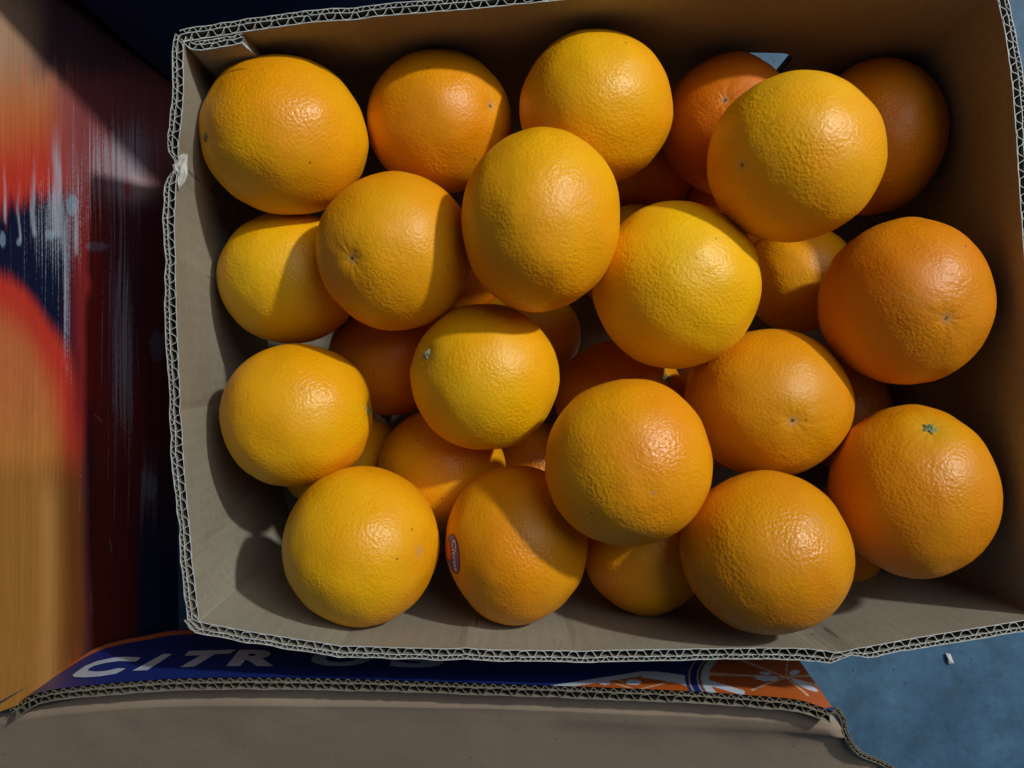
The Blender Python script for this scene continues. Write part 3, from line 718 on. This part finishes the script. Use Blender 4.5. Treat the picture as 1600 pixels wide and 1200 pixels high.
class Fruit:
    def __init__(s, k, row):
        s.k = k; s.c = Vector(row[:3]); s.s = Vector(row[3:6]); s.stem = row[7]
        rnd = random.Random(k * 13 + 5)
        if s.stem: s.ax = hit(s.c, s.s, *s.stem[:2])
        else:
            s.ax = Vector((rnd.uniform(-1, 1), rnd.uniform(-1, 1), -1.2)).normalized()
        s.seed = Vector((k * 7.3, k * 3.1, k * 1.7)); s.kind = s.stem[2] if s.stem else None
        s.blot = .7 + .6 * rnd.random()
    def surf(s, d, lift=0):
        """point on the peel in unit direction d"""
        r = 1 + .030 * s.blot * noise.noise(d * 1.3 + s.seed) + .013 * noise.noise(d * 3.1 + s.seed) + .003 * noise.noise(d * 8 + s.seed)
        th = d.angle(s.ax) if d.dot(s.ax) > -.9999 else math.pi
        k = s.kind
        if k in ('n',): r -= .030 * math.exp(-(th / .11) ** 2) + .010 * math.exp(-(th / .35) ** 2)
        elif k in ('c', 'c2', 'c3', 'b'): r -= .030 * math.exp(-(th / .20) ** 2)
        elif k == 'g': r -= .085 * math.exp(-(th / .22) ** 2)
        elif k in ('s', 'f', 'm'): r -= .004 * math.exp(-(th / .08) ** 2)
        elif k is None: r -= .025 * math.exp(-(th / .2) ** 2)
        if k in ('n', 'c', 'g', 'b') and .02 < th < .9:      # faint radial ribs round the stem
            q = s.ax.orthogonal().normalized(); w = s.ax.cross(q); az = math.atan2(d.dot(w), d.dot(q))
            r += .0028 * math.sin(az * 9 + 3 * noise.noise(s.seed + Vector((az, 0, 0)))) * math.exp(-(th / .28) ** 2) * sm(th, .03, .15)
        return Vector((s.c.x + d.x * s.s.x * r, s.c.y + d.y * s.s.y * r, s.c.z + d.z * s.s.z * r)) + d * lift
    def build(s, row):
        q = Vector((0, 0, 1)).rotation_difference(s.ax); nl, no = 72, 112
        vs = [s.surf(s.ax) - s.c]; pol = [0.]
        for i in range(1, nl):
            th = math.pi * (i / nl); 
            for j in range(no):
                a = 2 * math.pi * j / no
                d = q @ Vector((math.sin(th) * math.cos(a), math.sin(th) * math.sin(a), math.cos(th)))
                vs.append(s.surf(d) - s.c); pol.append(th)
        vs.append(s.surf(-s.ax) - s.c); pol.append(math.pi)
        fs = [(0, 1 + j, 1 + (j + 1) % no) for j in range(no)]
        for i in range(nl - 2):
            for j in range(no):
                a = 1 + i * no + j; b = 1 + i * no + (j + 1) % no
                fs.append((a, a + no, b + no, b))
        L_ = len(vs) - 1; e = 1 + (nl - 2) * no
        fs += [(L_, e + (j + 1) % no, e + j) for j in range(no)]
        me = bpy.data.meshes.new('orange'); me.from_pydata([tuple(v) for v in vs], [], fs)
        me.polygons.foreach_set('use_smooth', [True] * len(fs)); me.materials.append(M_ORANGE)
        off = {None: 3., 'f': .022, 'm': 0.012, 's': .030, 'n': .006}.get(s.kind, .05)
        at = me.attributes.new('polar', 'FLOAT', 'POINT')
        sc = {'s': .55, 'b': .5, 'f': 1.6, 'm': .8, 'n': .9}.get(s.kind, 1.)
        at.data.foreach_set('value', [p * sc + off for p in pol])
        at = me.attributes.new('green', 'FLOAT', 'POINT')
        at.data.foreach_set('value', [1. if s.kind in ('c', 'c2', 'c3', 'g') else .15] * len(pol))
        o = bpy.data.objects.new('orange', me); COL.objects.link(o); o.location = s.c
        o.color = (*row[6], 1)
        tag(o, row[8], 'orange', 'oranges heaped in the open carton')
        s.o = o; return o
def tangent(ax, up=Vector((0, 1, 0))):
    t1 = (up - ax * up.dot(ax)).normalized(); return t1, ax.cross(t1)
def calyx(fr, R, lobes, mat, hgt=.0011, name='calyx', seed=0, deep=.55):
    """small lobed button sitting in the stem hollow"""
    t1, t2 = tangent(fr.ax, Vector((.3, 1, .2))); n = lobes * 8; rings = 6; vs = []; base = []
    for rr_ in range(rings + 1):
        f = rr_ / rings
        for j in range(n):
            a = 2 * math.pi * j / n
            lob = 1 - deep * (.5 - .5 * math.cos(a * lobes)) ** .8 + .12 * noise.noise(Vector((a * 1.5, seed, 0)))
            rad = R * f * (1 + (lob - 1) * f) / fr.s.z
            d = (fr.ax + (t1 * math.cos(a) + t2 * math.sin(a)) * rad).normalized()
            h = hgt * (1 - .75 * f * f) * (1 + .5 * noise.noise(Vector((a * 2, f * 4, seed)))) + (.0005 if f < .3 else 0)
            vs.append(fr.surf(d, h) - fr.c); base.append(fr.surf(d, -.0004) - fr.c)
    fs = []
    for r in range(rings):
        for j in range(n):
            a = r * n + j; b = r * n + (j + 1) % n; fs.append((a, a + n, b + n, b))
    N_ = len(vs); e = rings * n
    for j in range(n): fs.append((e + j, N_ + e + j, N_ + e + (j + 1) % n, e + (j + 1) % n))
    me = bpy.data.meshes.new(name); me.from_pydata([tuple(v) for v in vs + base], [], fs); me.materials.append(mat)
    bm = bmesh.new(); bm.from_mesh(me); bmesh.ops.recalc_face_normals(bm, faces=bm.faces); bmesh.ops.remove_doubles(bm, verts=bm.verts, dist=1e-6); bm.to_mesh(me); bm.free()
    o = bpy.data.objects.new(name, me); COL.objects.link(o); o.parent = fr.o; return o
fruits = []
for k, row in enumerate(OR):
    fr = Fruit(k, row); fr.build(row); fruits.append(fr)
    if fr.kind == 'c': calyx(fr, .0042, 5, M_CALYX, .0012, seed=k, deep=.5)
    elif fr.kind == 'c2': calyx(fr, .0029, 5, M_BUTTON, .0013, seed=k, deep=.25)
    elif fr.kind == 'c3': calyx(fr, .0036, 5, M_CALYX, .0014, seed=k, deep=.5)
    elif fr.kind == 'g': calyx(fr, .0034, 5, M_CALYX, .0012, seed=k, deep=.45)
    elif fr.kind == 'b': calyx(fr, .0030, 5, M_BROWN, .0008, seed=k, deep=.35)
# sticker on the fruit by the lower wall
fr = fruits[15]
sd = hit(fr.c, fr.s, 706, 866); fr_t1, fr_t2 = tangent(sd, Vector((.12, 1, 0)))
if fr_t2.x > 0: fr_t2 = -fr_t2           # t2 points to the far (left) side
def on_fruit(a, b, lift):     # a along t1 (up the picture), b along t2
    d = (sd + (fr_t1 * a + fr_t2 * b) / fr.s.z).normalized(); return fr.surf(d, lift) - fr.c
def oval(name, ca, cb, ra, rb, lift, mat, parent):
    vs = [on_fruit(ca, cb, lift)]; n = 40; R_n = 8
    for r in range(1, R_n + 1):
        for j in range(n):
            t = 2 * math.pi * j / n; vs.append(on_fruit(ca + ra * r / R_n * math.cos(t), cb + rb * r / R_n * math.sin(t), lift))
    fs = [(0, 1 + j, 1 + (j + 1) % n) for j in range(n)]
    for r in range(R_n - 1):
        for j in range(n):
            a = 1 + r * n + j; b = 1 + r * n + (j + 1) % n; fs.append((a, a + n, b + n, b))
    me = bpy.data.meshes.new(name); me.from_pydata([tuple(v) for v in vs], [], fs)
    bm = bmesh.new(); bm.from_mesh(me); bmesh.ops.recalc_face_normals(bm, faces=bm.faces); bm.to_mesh(me); bm.free()
    me.materials.append(mat); o = bpy.data.objects.new(name, me); COL.objects.link(o); o.parent = parent; return o
M_SRED = simple('sticker_red', (.32, .02, .07), .3, .5, .05); M_SBLUE = simple('sticker_blue', (.09, .09, .50), .3, .5, .05)
M_SORG = simple('sticker_orange', (.70, .11, .02), .3, .5, .05); M_SWHITE = simple('sticker_white', (.75, .75, .82), .35, .5, .03)
st = oval('sticker', 0, 0, .0104, .0085, .00022, M_SRED, fr.o); st['label'] = 'oval blue fruit sticker with red rim and white script'
oval('sticker_field', 0, 0, .0097, .0078, .00040, M_SBLUE, st)
oval('emblem', .0010, .0036, .0048, .0036, .00056, M_SORG, st)
bm = glyph('Citros', .012); xs = [v.co.x for v in bm.verts]; w = max(xs) - min(xs); x0 = min(xs)
for v in bm.verts:
    u = (v.co.x - x0) / w; y = v.co.y
    v.co = on_fruit(.0080 - u * .0160, -.0042 * 1 + -(y) * .0052 + .0022 * 1 - .0006 * math.sin(math.pi * u), .00072)
bmesh.ops.recalc_face_normals(bm, faces=bm.faces)
me = bpy.data.meshes.new('lettering'); bm.to_mesh(me); bm.free(); me.materials.append(M_SWHITE)
o = bpy.data.objects.new('lettering', me); COL.objects.link(o); o.parent = st

# fine pale scratch running to the pinhole of the deep orange fruit beside the right wall
fr = fruits[10]
line = [(1396, 452), (1412, 461), (1424, 468), (1433, 470), (1446, 480), (1462, 488), (1474, 495), (1481, 498)]
vs = []
for i, (x, y) in enumerate(line):
    w = .55 + .5 * abs(noise.noise(Vector((i * 1.7, 0, 4))))
    for sg in (-1, 1): vs.append(fr.surf(hit(fr.c, fr.s, x - sg * w * .4, y + sg * w), .00008) - fr.c)
me = bpy.data.meshes.new('scratch'); me.from_pydata([tuple(v) for v in vs], [], [(2 * i, 2 * i + 2, 2 * i + 3, 2 * i + 1) for i in range(len(line) - 1)])
me.materials.append(simple('pale_scratch', (.62, .30, .08), .5, .4, .2, 900))
bm = bmesh.new(); bm.from_mesh(me); bmesh.ops.recalc_face_normals(bm, faces=bm.faces); bm.to_mesh(me); bm.free()
o = bpy.data.objects.new('scratch', me); COL.objects.link(o); o.parent = fr.o
